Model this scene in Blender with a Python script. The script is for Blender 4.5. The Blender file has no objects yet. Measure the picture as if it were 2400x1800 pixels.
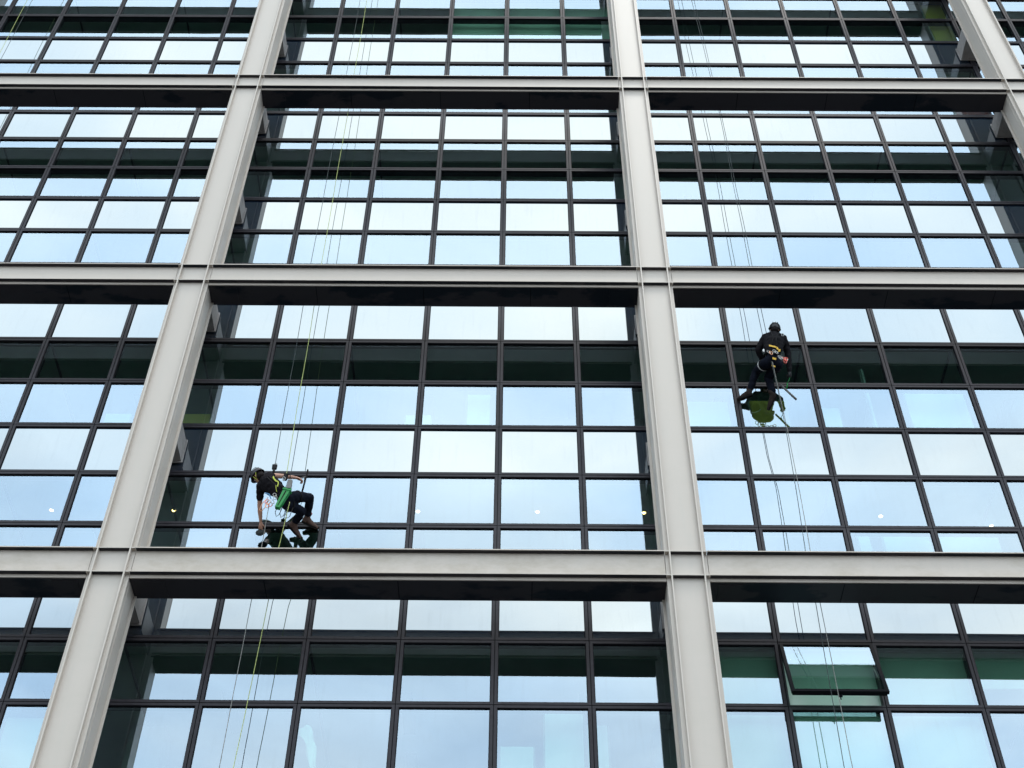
import bpy, bmesh, math, random
from mathutils import Vector, Matrix, noise

C = bpy.context.scene
col = C.collection
R = math.radians
random.seed(7)

# ------------------------------------------------------------------ camera
PX = 9.32307            # camera position across the facade
DIST = 18.0738          # metres from the glass to the camera
EYE = 1.6               # eye height
cam_d = bpy.data.cameras.new('camera')
cam = bpy.data.objects.new('camera', cam_d)
col.objects.link(cam)
cr = Vector((0.99997591, -0.00227149, 0.00655905))
cu = Vector((-0.00607933, -0.74265295, 0.66964889))
cf = Vector((-0.00335, 0.66967263, 0.74264887))
m3 = Matrix((cr, cu, -cf)).transposed()
cam.matrix_world = Matrix.Translation((PX, -DIST, EYE)) @ m3.to_4x4()
cam_d.sensor_width = 36
cam_d.lens = 3297.278 / 2400 * 36
cam_d.clip_start = 0.1
cam_d.clip_end = 3000
C.camera = cam

# ------------------------------------------------------------------ sky, sun, exposure
SUN_EL, SUN_AZ = R(73), R(150)      # azimuth from north(+Y) clockwise: behind the camera, to the right
w = bpy.data.worlds.new('World')
C.world = w
w.use_nodes = True
nt = w.node_tree
N, Lk = nt.nodes, nt.links
N.clear()
out = N.new('ShaderNodeOutputWorld')
bg = N.new('ShaderNodeBackground')
sky = N.new('ShaderNodeTexSky')
sky.sky_type = 'NISHITA'
sky.sun_disc = False
sky.sun_elevation = SUN_EL
sky.sun_rotation = SUN_AZ
sky.air_density = 1.0
sky.dust_density = 1.5
tc = N.new('ShaderNodeTexCoord')
mp = N.new('ShaderNodeMapping')
mp.inputs['Scale'].default_value = (1.0, 1.0, 2.2)
mp.inputs['Rotation'].default_value = (0.3, 0.2, 0.9)
nz = N.new('ShaderNodeTexNoise')
nz.inputs['Scale'].default_value = 4.2
nz.inputs['Detail'].default_value = 7
nz.inputs['Roughness'].default_value = 0.5
nz.inputs['Distortion'].default_value = 0.35
ramp = N.new('ShaderNodeValToRGB')
ramp.color_ramp.elements[0].position = 0.36
ramp.color_ramp.elements[0].color = (0.78, 0.78, 0.78, 1)
ramp.color_ramp.elements[1].position = 0.60
ramp.color_ramp.elements[1].color = (1, 1, 1, 1)
nz2 = N.new('ShaderNodeTexNoise')
nz2.inputs['Scale'].default_value = 3.4
nz2.inputs['Detail'].default_value = 6; nz2.inputs['Distortion'].default_value = 0.5
cl = N.new('ShaderNodeMix'); cl.data_type = 'RGBA'
cl.inputs['A'].default_value = (16.4, 20.6, 24.8, 1)      # thin grey cloud
cl.inputs['B'].default_value = (24.6, 26.6, 27.2, 1)      # bright cloud
mx = N.new('ShaderNodeMix'); mx.data_type = 'RGBA'
Lk.new(tc.outputs['Generated'], mp.inputs['Vector'])
Lk.new(mp.outputs['Vector'], nz.inputs['Vector'])
Lk.new(mp.outputs['Vector'], nz2.inputs['Vector'])
sx = N.new('ShaderNodeSeparateXYZ'); Lk.new(tc.outputs['Generated'], sx.inputs['Vector'])
el = N.new('ShaderNodeMapRange')
el.inputs['From Min'].default_value = 0.55; el.inputs['From Max'].default_value = 0.88
el.inputs['To Min'].default_value = -0.12; el.inputs['To Max'].default_value = 0.30
Lk.new(sx.outputs['Z'], el.inputs['Value'])
ad = N.new('ShaderNodeMath'); ad.operation = 'ADD'; ad.use_clamp = True
c2 = N.new('ShaderNodeMapRange'); c2.inputs['From Min'].default_value = 0.33; c2.inputs['From Max'].default_value = 0.67
Lk.new(nz2.outputs['Fac'], c2.inputs['Value']); Lk.new(c2.outputs['Result'], ad.inputs[0]); Lk.new(el.outputs['Result'], ad.inputs[1])
Lk.new(ad.outputs['Value'], cl.inputs['Factor'])
rs = N.new('ShaderNodeMath'); rs.operation = 'ADD'; rs.use_clamp = True
Lk.new(ramp.outputs['Color'], rs.inputs[0]); Lk.new(el.outputs['Result'], rs.inputs[1])
Lk.new(nz.outputs['Fac'], ramp.inputs['Fac'])
Lk.new(rs.outputs['Value'], mx.inputs['Factor'])
Lk.new(sky.outputs['Color'], mx.inputs['A'])
Lk.new(cl.outputs['Result'], mx.inputs['B'])
# added sky dimming that darkens the column sides; brightest ahead of the glass
sm_ = N.new('ShaderNodeMapRange'); sm_.interpolation_type = 'SMOOTHSTEP'
sm_.inputs['From Min'].default_value = 0.05; sm_.inputs['From Max'].default_value = -0.40
sm_.inputs['To Min'].default_value = 0.45; sm_.inputs['To Max'].default_value = 1.0
Lk.new(sx.outputs['Y'], sm_.inputs['Value'])
dm = N.new('ShaderNodeVectorMath'); dm.operation = 'SCALE'
Lk.new(mx.outputs['Result'], dm.inputs[0]); Lk.new(sm_.outputs['Result'], dm.inputs['Scale'])
Lk.new(dm.outputs['Vector'], bg.inputs['Color'])
bg.inputs['Strength'].default_value = 0.10
Lk.new(bg.outputs['Background'], out.inputs['Surface'])

sd = bpy.data.lights.new('sun', 'SUN')
sd.energy = 1.25
sd.angle = R(12)
sd.color = (1.0, 0.96, 0.90)
sun = bpy.data.objects.new('sun', sd)
col.objects.link(sun)
sdir = Vector((math.sin(SUN_AZ) * math.cos(SUN_EL), math.cos(SUN_AZ) * math.cos(SUN_EL), math.sin(SUN_EL)))
sun.rotation_euler = sdir.to_track_quat('Z', 'Y').to_euler()

vs = C.view_settings
vs.view_transform = 'Standard'
vs.look = 'None'
vs.gamma = 1
vs.use_curve_mapping = False
vs.exposure = 0.12
try:
    C.cycles.max_bounces = 10
    C.cycles.transparent_max_bounces = 16
    C.cycles.glossy_bounces = 5
    C.cycles.diffuse_bounces = 4
except Exception:
    pass

# ------------------------------------------------------------------ materials
def mat(name, colr, rough=0.6, metal=0.0, var=0.0, scale=6.0, spec=0.5, bump=0.0, var2=None, stretch=(1, 1, 1), thr=(0.35, 0.7)):
    m = bpy.data.materials.new(name)
    m.use_nodes = True
    n, l = m.node_tree.nodes, m.node_tree.links
    b = n['Principled BSDF']
    b.inputs['Base Color'].default_value = (*colr, 1)
    b.inputs['Roughness'].default_value = rough
    b.inputs['Metallic'].default_value = metal
    b.inputs['Specular IOR Level'].default_value = spec
    if var > 0 or bump > 0 or var2:
        g = n.new('ShaderNodeNewGeometry')
        mpn = n.new('ShaderNodeMapping')
        mpn.inputs['Scale'].default_value = stretch
        t = n.new('ShaderNodeTexNoise')
        t.inputs['Scale'].default_value = scale
        t.inputs['Detail'].default_value = 8
        t.inputs['Roughness'].default_value = 0.6
        l.new(g.outputs['Position'], mpn.inputs['Vector'])
        l.new(mpn.outputs['Vector'], t.inputs['Vector'])
        r = n.new('ShaderNodeMapRange')
        r.inputs['From Min'].default_value = thr[0]
        r.inputs['From Max'].default_value = thr[1]
        l.new(t.outputs['Fac'], r.inputs['Value'])
        mi = n.new('ShaderNodeMix'); mi.data_type = 'RGBA'
        mi.inputs['A'].default_value = (*colr, 1)
        c2 = var2 if var2 else tuple(c * (1 - var) for c in colr)
        mi.inputs['B'].default_value = (*c2, 1)
        l.new(r.outputs['Result'], mi.inputs['Factor'])
        l.new(mi.outputs['Result'], b.inputs['Base Color'])
        if bump > 0:
            bp = n.new('ShaderNodeBump')
            bp.inputs['Strength'].default_value = bump
            bp.inputs['Distance'].default_value = 0.01
            l.new(t.outputs['Fac'], bp.inputs['Height'])
            l.new(bp.outputs['Normal'], b.inputs['Normal'])
    return m

def steel_mat(name, base, dirt, lowdirt, amt):
    """weathered pale painted steel: fine speckle, rain streaks, warm grime near the lower storeys"""
    m = bpy.data.materials.new(name)
    m.use_nodes = True
    n, l = m.node_tree.nodes, m.node_tree.links
    b = n['Principled BSDF']
    b.inputs['Roughness'].default_value = 0.48
    b.inputs['Specular IOR Level'].default_value = 0.45
    g = n.new('ShaderNodeNewGeometry')
    def nzn(scale, st, det=8, ro=0.6):
        mpn = n.new('ShaderNodeMapping'); mpn.inputs['Scale'].default_value = st
        t = n.new('ShaderNodeTexNoise'); t.inputs['Scale'].default_value = scale
        t.inputs['Detail'].default_value = det; t.inputs['Roughness'].default_value = ro
        l.new(g.outputs['Position'], mpn.inputs['Vector']); l.new(mpn.outputs['Vector'], t.inputs['Vector'])
        return t
    def rng(src, a, bb, lo=0, hi=1):
        r = n.new('ShaderNodeMapRange')
        r.inputs['From Min'].default_value = a; r.inputs['From Max'].default_value = bb
        r.inputs['To Min'].default_value = lo; r.inputs['To Max'].default_value = hi
        l.new(src, r.inputs['Value']); return r.outputs['Result']
    def mix(f, a, bb):
        mi = n.new('ShaderNodeMix'); mi.data_type = 'RGBA'
        for k, v in (('A', a), ('B', bb)):
            if isinstance(v, tuple): mi.inputs[k].default_value = (*v, 1)
            else: l.new(v, mi.inputs[k])
        l.new(f, mi.inputs['Factor']); return mi.outputs['Result']
    sp = nzn(60, (1, 1, 1), 3, 0.7)
    c = mix(rng(sp.outputs['Fac'], 0.35, 0.75, 0, 0.35), base, dirt)
    st = nzn(2.2, (3.0, 3.0, 0.35))
    c = mix(rng(st.outputs['Fac'], 0.5, 0.8, 0, 0.4), c, dirt)
    bl = nzn(2.2, (0.6, 1, 1.2), 9, 0.72)
    z = n.new('ShaderNodeSeparateXYZ'); l.new(g.outputs['Position'], z.inputs['Vector'])
    low = rng(z.outputs['Z'], 24.5, 15.5, 0.05, amt)
    ml = n.new('ShaderNodeMath'); ml.operation = 'MULTIPLY'
    l.new(low, ml.inputs[0]); l.new(rng(bl.outputs['Fac'], 0.42, 0.66), ml.inputs[1])
    c = mix(ml.outputs['Value'], c, lowdirt)
    l.new(c, b.inputs['Base Color'])
    bp = n.new('ShaderNodeBump'); bp.inputs['Strength'].default_value = 0.25; bp.inputs['Distance'].default_value = 0.004
    l.new(sp.outputs['Fac'], bp.inputs['Height']); l.new(bp.outputs['Normal'], b.inputs['Normal'])
    return m

def glass_mat(name, refl, tint, fac, opaque=None, wet=False, wave=0.02):
    m = bpy.data.materials.new(name)
    m.use_nodes = True
    n, l = m.node_tree.nodes, m.node_tree.links
    n.remove(n['Principled BSDF'])
    o = n['Material Output']
    gl = n.new('ShaderNodeBsdfGlossy')
    gl.inputs['Color'].default_value = (*refl, 1)
    gl.inputs['Roughness'].default_value = 0.0
    if opaque:
        tr = n.new('ShaderNodeBsdfDiffuse'); tr.inputs['Color'].default_value = (*opaque, 1)
    else:
        tr = n.new('ShaderNodeBsdfTransparent'); tr.inputs['Color'].default_value = (*tint, 1)
    mi = n.new('ShaderNodeMixShader')
    mi.inputs['Fac'].default_value = fac
    l.new(tr.outputs[0], mi.inputs[1]); l.new(gl.outputs[0], mi.inputs[2])
    l.new(mi.outputs[0], o.inputs['Surface'])
    g = n.new('ShaderNodeNewGeometry')
    t = n.new('ShaderNodeTexNoise'); t.inputs['Scale'].default_value = 0.9; t.inputs['Detail'].default_value = 1
    l.new(g.outputs['Position'], t.inputs['Vector'])
    bp = n.new('ShaderNodeBump'); bp.inputs['Strength'].default_value = wave; bp.inputs['Distance'].default_value = 0.05
    l.new(t.outputs['Fac'], bp.inputs['Height'])
    # faint film of dust and dried run marks
    mp2 = n.new('ShaderNodeMapping'); mp2.inputs['Scale'].default_value = (9, 9, 0.8)
    t2 = n.new('ShaderNodeTexNoise'); t2.inputs['Scale'].default_value = 1.3; t2.inputs['Detail'].default_value = 5
    l.new(g.outputs['Position'], mp2.inputs['Vector']); l.new(mp2.outputs['Vector'], t2.inputs['Vector'])
    rr = n.new('ShaderNodeMapRange'); rr.inputs['From Min'].default_value = 0.55; rr.inputs['From Max'].default_value = 0.8
    rr.inputs['To Max'].default_value = 0.10
    l.new(t2.outputs['Fac'], rr.inputs['Value'])
    mc = n.new('ShaderNodeMix'); mc.data_type = 'RGBA'
    mc.inputs['A'].default_value = (*refl, 1); mc.inputs['B'].default_value = (*(c * 0.55 for c in refl), 1)
    l.new(rr.outputs['Result'], mc.inputs['Factor']); l.new(mc.outputs['Result'], gl.inputs['Color'])
    if wet:
        mp3 = n.new('ShaderNodeMapping'); mp3.inputs['Scale'].default_value = (60, 4, 9)
        t3 = n.new('ShaderNodeTexNoise'); t3.inputs['Scale'].default_value = 2.0; t3.inputs['Detail'].default_value = 4
        l.new(g.outputs['Position'], mp3.inputs['Vector']); l.new(mp3.outputs['Vector'], t3.inputs['Vector'])
        b3 = n.new('ShaderNodeBump'); b3.inputs['Strength'].default_value = 0.025; b3.inputs['Distance'].default_value = 0.004
        r3 = n.new('ShaderNodeMapRange'); r3.inputs['From Min'].default_value = 0.56; r3.inputs['From Max'].default_value = 0.68
        l.new(t3.outputs['Fac'], r3.inputs['Value']); l.new(r3.outputs['Result'], b3.inputs['Height'])
        l.new(bp.outputs['Normal'], b3.inputs['Normal']); l.new(b3.outputs['Normal'], gl.inputs['Normal'])
    else:
        l.new(bp.outputs['Normal'], gl.inputs['Normal'])
    return m

M = {}
M['steel'] = steel_mat('pale_steel', (0.47, 0.412, 0.358), (0.42, 0.39, 0.345), (0.42, 0.38, 0.32), 0.3)
M['beamsteel'] = steel_mat('pale_beam_steel', (0.465, 0.404, 0.348), (0.40, 0.365, 0.32), (0.32, 0.27, 0.205), 0.65)
M['soffit_and_shade'] = mat('dark_soffit_and_shade', (0.030, 0.026, 0.030), 0.45, var2=(0.005, 0.008, 0.014), scale=1.0, thr=(0.50, 0.54), spec=0.25, stretch=(.5, 1, 1))
M['bracket'] = mat('bracket_steel', (0.27, 0.25, 0.24), 0.6, var=.3, scale=5)
M['joint'] = mat('joint_black', (0.02, 0.02, 0.022), 0.8)
M['frame'] = mat('window_frame_grey', (0.028, 0.025, 0.031), 0.5, var=0.35, scale=14, spec=0.22)
M['mullion'] = mat('mullion_dark', (0.022, 0.022, 0.026), 0.6)
M['gasket'] = mat('gasket', (0.006, 0.006, 0.008), 0.7, spec=0.1)
M['vision'] = glass_mat('vision_glass', (0.74, 0.88, 1.0), (0.39, 0.62, 0.52), 0.36)
M['wetglass'] = glass_mat('wet_glass', (0.74, 0.88, 1.0), (0.39, 0.62, 0.52), 0.36, wet=True)
M['spandrel'] = glass_mat('spandrel_glass', (0.96, 1.0, 0.99), None, 0.35, opaque=(0.003, 0.012, 0.028))
M['ceiling'] = mat('ceiling_white', (0.55, 0.56, 0.53), 0.8, var=0.15, scale=1.5)
M['slab'] = mat('concrete', (0.32, 0.32, 0.31), 0.8, var=0.2)
M['roomwall'] = mat('room_wall', (0.36, 0.37, 0.36), 0.8, var=0.1)
M['darkroom'] = mat('dark_fitout', (0.05, 0.055, 0.06), 0.7)
M['blind'] = mat('blind_fabric', (0.80, 0.80, 0.74), 0.9, var=0.04, scale=40)
M['whiteboard'] = mat('white_panel', (0.85, 0.85, 0.84), 0.5)
M['yellowwall'] = mat('yellow_wall', (0.95, 0.56, 0.12), 0.7)
M['redwall'] = mat('red_wall', (0.55, 0.05, 0.06), 0.7)
M['paving'] = mat('paving', (0.075, 0.075, 0.078), 0.85, var=0.3, scale=0.6)
M['roof'] = mat('roof_membrane', (0.18, 0.18, 0.18), 0.9)

# ------------------------------------------------------------------ mesh helpers
class MB:
    def __init__(s): s.v = []; s.f = []; s.mi = []
    def box(s, x0, x1, y0, y1, z0, z1, mi=0):
        b = len(s.v)
        s.v += [(x, y, z) for z in (z0, z1) for y in (y0, y1) for x in (x0, x1)]
        for q in ((0, 2, 3, 1), (4, 5, 7, 6), (0, 1, 5, 4), (2, 6, 7, 3), (0, 4, 6, 2), (1, 3, 7, 5)):
            s.f.append(tuple(b + i for i in q)); s.mi.append(mi)
        return s
    def hexa(s, pts, mi=0):           # eight corners in box order
        b = len(s.v); s.v += [tuple(p) for p in pts]
        for q in ((0, 2, 3, 1), (4, 5, 7, 6), (0, 1, 5, 4), (2, 6, 7, 3), (0, 4, 6, 2), (1, 3, 7, 5)):
            s.f.append(tuple(b + i for i in q)); s.mi.append(mi)
        return s
    def tube(s, pts, r, n=8, mi=0, closed=False, caps=True):
        pts = [Vector(p) for p in pts]; m = len(pts)
        rr = r if isinstance(r, (list, tuple)) else [r] * m
        b = len(s.v); prev = None
        for i, p in enumerate(pts):
            if closed: d = pts[(i + 1) % m] - pts[i - 1]
            else: d = pts[min(i + 1, m - 1)] - pts[max(i - 1, 0)]
            d.normalize()
            if prev is None:
                a = Vector((0, 0, 1)) if abs(d.z) < 0.9 else Vector((1, 0, 0))
                u = d.cross(a).normalized()
            else:
                u = (prev - d * prev.dot(d)).normalized()
            prev = u; vv = d.cross(u)
            for k in range(n):
                t = 2 * math.pi * k / n
                s.v.append(tuple(p + (u * math.cos(t) + vv * math.sin(t)) * rr[i]))
        for i in range(m if closed else m - 1):
            j = (i + 1) % m
            for k in range(n):
                k2 = (k + 1) % n
                s.f.append((b + i * n + k, b + i * n + k2, b + j * n + k2, b + j * n + k)); s.mi.append(mi)
        if caps and not closed:
            s.f.append(tuple(b + k for k in range(n))[::-1]); s.mi.append(mi)
            s.f.append(tuple(b + (m - 1) * n + k for k in range(n))); s.mi.append(mi)
        return s
    def mesh(s, name, mats, smooth=False):
        me = bpy.data.meshes.new(name)
        me.from_pydata(s.v, [], s.f)
        for m_ in mats: me.materials.append(m_)
        for p, mi in zip(me.polygons, s.mi):
            p.material_index = mi; p.use_smooth = smooth
        bm = bmesh.new(); bm.from_mesh(me); bmesh.ops.recalc_face_normals(bm, faces=bm.faces); bm.to_mesh(me); bm.free()
        return me
    def build(s, name, mats, parent=None, smooth=False, **kw):
        if not isinstance(mats, (list, tuple)): mats = [mats]
        o = bpy.data.objects.new(name, s.mesh(name, mats, smooth))
        col.objects.link(o)
        if parent: o.parent = parent
        for k, v in kw.items(): o[k] = v
        return o

def thing(name, label, cat, loc=(0, 0, 0), group=None):
    o = bpy.data.objects.new(name, None); col.objects.link(o)
    o.location = loc; o.empty_display_size = 0.2
    o['label'] = label; o['category'] = cat
    if group: o['group'] = group
    return o

def tag(o, label, cat, group=None):
    o['label'] = label; o['category'] = cat
    if group: o['group'] = group
    return o

def link(name, me, parent=None, loc=(0, 0, 0), **kw):
    o = bpy.data.objects.new(name, me); col.objects.link(o)
    o.location = loc
    if parent: o.parent = parent
    for k, v in kw.items(): o[k] = v
    return o

# ------------------------------------------------------------------ ground
g = MB(); g.box(-400, 420, -400, 400, -0.5, 0.0)
go = g.build('ground', M['paving']); go['kind'] = 'structure'

# ------------------------------------------------------------------ the building
Z0, QH, PW = 36.3462, 1.225721, 1.5
def zr(r): return Z0 - r * QH                     # height of transom number r
BT = 23.664; BH = 0.505; BE = 0.066; BS = 6 * QH   # beam top, flange-to-flange height, tail below, spacing
CX = [-6.0, 3.0, 12.0, 21.0, 30.0]                 # column centre lines
YF, YW, YB = -1.309, -1.232, -0.745                # flange front, web face, back of the frame
K0, K1 = -8, 20
R0, R1 = -4, 22
ZTOP, ZBOT = zr(R0), zr(R1)
bld = thing('office_building', 'glass office building with pale steel grid frame standing in front of its windows', 'building', (12, 0, 0))
def P_(o):                                         # keep world coordinates under the building's empty
    o.parent = bld; o.location = Vector(o.location) - Vector(bld.location); return o

beam_z = [BT + BS * k for k in (-2, -1, 0, 1, 2)]
for cx_ in CX:
    b = MB()
    b.box(cx_ - .33, cx_ + .33, YW, YW + .03, 0, ZTOP + .4)                # web plate
    for s_ in (-1, 1):
        xf = cx_ + s_ * .2567
        b.box(xf - .011, xf + .011, YF, YW - .0005, 0, ZTOP + .4)         # front flanges
        xs = cx_ + s_ * .318
        b.box(min(xs, xs + s_ * .010), max(xs, xs + s_ * .010), YW + .0305, YB - .052, 0, ZTOP + .4)
        b.box(min(xs, xs + s_ * .016), max(xs, xs + s_ * .016), YW + .10, YW + .40, 0, ZTOP + .4)   # thin side rib
    b.box(cx_ - .375, cx_ + .375, YB - .05, YB - .028, 0, ZTOP + .4)        # back plate
    for s_ in (-1, 1):
        xf = cx_ + s_ * .2567
        b.box(xf - .011, xf + .011, YB - .0275, YB + .03, 0, ZTOP + .4)
    for zt in beam_z:                                                    # stiffeners that carry the beam lines across
        for za in (zt - .020, zt - BH):
            b.box(cx_ - .2452, cx_ + .2452, YF + .004, YW - .001, za, za + .018)
            for s_ in (-1, 1):
                x0, x1 = cx_ + s_ * .2682, cx_ + s_ * .330
                b.box(min(x0, x1), max(x0, x1), YF + .004, YW - .001, za, za + .018)
        for za in (zt - .0235, zt - BH - .0035):  # dark strips added to deepen the shade under the stiffeners
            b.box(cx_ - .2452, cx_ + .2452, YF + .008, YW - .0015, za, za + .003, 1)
    P_(b.build('column', [M['steel'], M['soffit_and_shade']]))

for zt in beam_z:
    for i in range(len(CX) - 1):
        x0, x1 = CX[i] + .3385, CX[i + 1] - .3385
        b = MB()
        zb = zt - BH
        zs = zb - BE
        b.box(x0, x1, YF, YB - .06, zt - .020, zt)                       # top flange
        b.box(x0, x1, YF, YW - .001, zb, zb + .018)                      # lower front flange
        b.box(x0, x1, YW, YW + .02, zs, zt - .0205)                      # front web
        b.box(x0, x1, YB - .058, YB - .04, zs + .0045, zt - .0205)                       # back web
        b.box(x0, x1, YB - .0395, YB, zt - .020, zt)
        b.box(x0, x1, YB - .0395, YB, zb + .002, zb + .020)
        bo = P_(b.build('beam', M['beamsteel']))
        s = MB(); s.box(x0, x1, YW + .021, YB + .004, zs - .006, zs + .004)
        s.box(x0, x1, YF + .004, YW - .0015, zt - .0235, zt - .0205); s.box(x0, x1, YF + .004, YW - .0015, zb - .0035, zb - .0005)  # dark strips that put a shade line under both front flanges
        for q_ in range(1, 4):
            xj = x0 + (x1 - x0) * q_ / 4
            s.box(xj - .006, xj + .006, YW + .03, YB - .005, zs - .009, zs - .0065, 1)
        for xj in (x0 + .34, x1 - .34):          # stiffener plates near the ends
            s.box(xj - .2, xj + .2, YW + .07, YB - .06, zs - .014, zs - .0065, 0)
        so = s.build('soffit_and_shade_strips', [M['soffit_and_shade'], M['gasket']], bo)

# brackets from each column back to the floor edge
for cx_ in CX:
    for r in range(R0 + 5 - 4, R1):
        if r % 3 != 1: continue
        zc = zr(r + 1) + .27
        b = MB()
        b.box(cx_ - .285, cx_ + .285, YB - .0275, -.062, zc, zc + .52)
        b.box(cx_ - .262, cx_ + .262, YB, -.07, zc - .012, zc - .0005)
        b.box(cx_ - .31, cx_ + .31, -.060, -.036, zc - .03, zc + .55)
        P_(b.build('bracket', M['bracket']))

# mullions and transoms behind the window units
for k in range(K0, K1 + 1):
    b = MB(); x = k * PW
    b.box(x - .03, x + .03, .022, .17, ZBOT, ZTOP)
    P_(b.build('mullion', M['mullion']))
for r in range(R0, R1 + 1):
    b = MB(); z = zr(r)
    for k in range(K0, K1):
        b.box(k * PW + .031, (k + 1) * PW - .031, .0235, .15, z - .03, z + .03)
    P_(b.build('transom', M['mullion']))

def frame_mesh(b, ox=0, oz=0, w_=PW, h_=QH, gp=.0065, t=.047, y0=-.036, y1=.021):
    x0, x1 = ox + gp, ox + w_ - gp
    z1, z0 = oz - gp, oz - h_ + gp
    b.box(x0, x1, y0, y1, z1 - t, z1)
    b.box(x0, x1, y0, y1, z0, z0 + t)
    b.box(x0, x0 + t, y0 + .0006, y1, z0 + t, z1 - t)
    b.box(x1 - t, x1, y0 + .0006, y1, z0 + t, z1 - t)
    # dark gasket lip inside the frame
    g0 = .012
    b.box(x0 + t, x1 - t, -.012, .012, z1 - t - g0, z1 - t - .0002, 1)
    b.box(x0 + t, x1 - t, -.012, .012, z0 + t + .0002, z0 + t + g0, 1)
    b.box(x0 + t + .0002, x0 + t + g0, -.0115, .0115, z0 + t + g0, z1 - t - g0, 1)
    b.box(x1 - t - g0, x1 - t - .0002, -.0115, .0115, z0 + t + g0, z1 - t - g0, 1)

def pane_mesh(b, ox=0, oz=0, w_=PW, h_=QH, bulge=.0005, n=8, seed=0):
    x0, x1 = ox + .05, ox + w_ - .05
    z1, z0 = oz - .05, oz - h_ + .05
    base = len(b.v)
    for j in range(n + 1):
        for i in range(n + 1):
            u, v = i / n, j / n
            y = -.001 + bulge * (16 * u * (1 - u) * v * (1 - v)) 
            b.v.append((x0 + (x1 - x0) * u, y, z0 + (z1 - z0) * v))
    for j in range(n):
        for i in range(n):
            a = base + j * (n + 1) + i
            b.f.append((a, a + 1, a + n + 2, a + n + 1)); b.mi.append(0)

fr = MB(); frame_mesh(fr); fr_me = fr.mesh('window_frame', [M['frame'], M['gasket']])
def pane_me(name, m, bulge):
    b = MB(); pane_mesh(b, bulge=bulge); me = b.mesh(name, [m], True)
    return me
pv = [pane_me('vision_pane', M['vision'], q) for q in (.0005, .0002, .0008, -.0003)]
ps = [pane_me('spandrel_pane', M['spandrel'], q) for q in (.0002, .0004, -.0002)]

from bpy_extras.object_utils import world_to_camera_view
bpy.context.view_layer.update()
cells = []
OPEN = (9, 17)
for r in range(R0, R1):
    for k in range(K0, K1):
        p = world_to_camera_view(C, cam, Vector((k * PW + .75, 0, zr(r) - QH / 2)))
        C.render.resolution_x, C.render.resolution_y = 1024, 768
        inside = 0.0 < p.x < 1.0 and 0.0 < p.y < 1.0
        hid = (k in (1, 2, 7, 8, 13, 14) and False) or r in (9, 3) or (r == 15 and False)
        cells.append((0 if (inside and not hid) else 1, p.z, k, r))
cells.sort()
solo = set((k, r) for a, d, k, r in cells[:98])
solo.add(OPEN)
for (k, r) in sorted(solo):
    if (k, r) == OPEN: continue
    wo = P_(link('window', fr_me, None, (k * PW, 0, zr(r))))
    rnd = (k * 7 + r * 13) % 4
    me = ps[rnd % 3] if r % 3 == 1 else pv[rnd]
    po = link('pane', me, wo)
    tl = random.Random(k * 91 + r * 17)
    po.rotation_euler = (tl.uniform(-.0016, .0016), 0, tl.uniform(-.0016, .0016))
    po.location = (0, .0, 0)
fb, vb, sb = MB(), MB(), MB()
for a, d, k, r in cells:
    if (k, r) in solo: continue
    frame_mesh(fb, k * PW, zr(r))
    pane_mesh(sb if r % 3 == 1 else vb, k * PW, zr(r), bulge=random.choice((.0002, .0005, .0008, -.0002)) * (0.5 if r % 3 == 1 else 1), n=6)
far = fb.build('window', [M['frame'], M['gasket']], kind='stuff'); P_(far)
va = len(vb.v)
for v in sb.v: vb.v.append(v)
for f_ in sb.f: vb.f.append(tuple(i + va for i in f_)); vb.mi.append(1)
vb.build('pane', [M['vision'], M['spandrel']], far, smooth=True, kind='stuff')

# the one window pushed open at its foot
k, r = OPEN
wo = P_(link('window', None, None, (k * PW, 0, zr(r)), label='open window swung outward with wet streaked glass and thick black sash'))
b = MB()     # fixed outer frame
gp = .0065
b.box(gp, PW - gp, -.034, .06, -.03, -gp); b.box(gp, PW - gp, -.034, .06, -QH + gp, -QH + .032)
b.box(gp, .034, -.0335, .06, -QH + .032, -.03); b.box(PW - .034, PW - gp, -.0335, .06, -QH + .032, -.03)
b.build('outer_frame', M['frame'], wo)
sash = MB()
t = .052
x0, x1, z1, z0 = .012, PW - .012, -.018, -QH + .012
for (a0, a1, c0, c1) in ((x0, x1, z1 - t, z1), (x0, x1, z0, z0 + t), (x0, x0 + t, z0 + t, z1 - t), (x1 - t, x1, z0 + t, z1 - t)):
    sash.box(a0, a1, -.045, .012, c0, c1)
for (a0, a1, c0, c1) in ((x0 + .02, x1 - .02, z0 + .02, z0 + .05), (x0 + .02, x0 + .05, z0 + .05, z1 - .05), (x1 - .05, x1 - .02, z0 + .05, z1 - .05)):
    sash.box(a0, a1, .0125, .055, c0, c1)
so = sash.build('sash', M['gasket'], wo)
so.location = (0, -.03, -.035); so.rotation_euler = (R(-15.5), 0, 0)
b = MB(); pane_mesh(b, bulge=.0004, n=8)
for i, v in enumerate(b.v): b.v[i] = (x0 + t - .002 + (v[0] - .05) / (PW - .1) * (x1 - x0 - 2 * t + .004), v[1] - .02, z0 + t - .002 + (v[2] + QH - .05) / (QH - .1) * (z1 - z0 - 2 * t + .004))
b.build('pane', [M['wetglass']], so, smooth=True)
b = MB(); b.box(.72, .78, .02, .05, z0 - .03, z0 + .02); b.tube([(.75, .03, z0), (.752, .06, z0 - .07)], .009)
b.build('handle', M['gasket'], so)
for xx in (.06, PW - .06):
    b = MB(); b.hexa([(xx - .008, -.0, -.45), (xx + .008, 0, -.45), (xx - .008, .012, -.45), (xx + .008, .012, -.45),
                      (xx - .008, -.19, -.83), (xx + .008, -.19, -.83), (xx - .008, -.178, -.83), (xx + .008, -.178, -.83)])
    b.build('stay_arm', M['steel'], wo)

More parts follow.
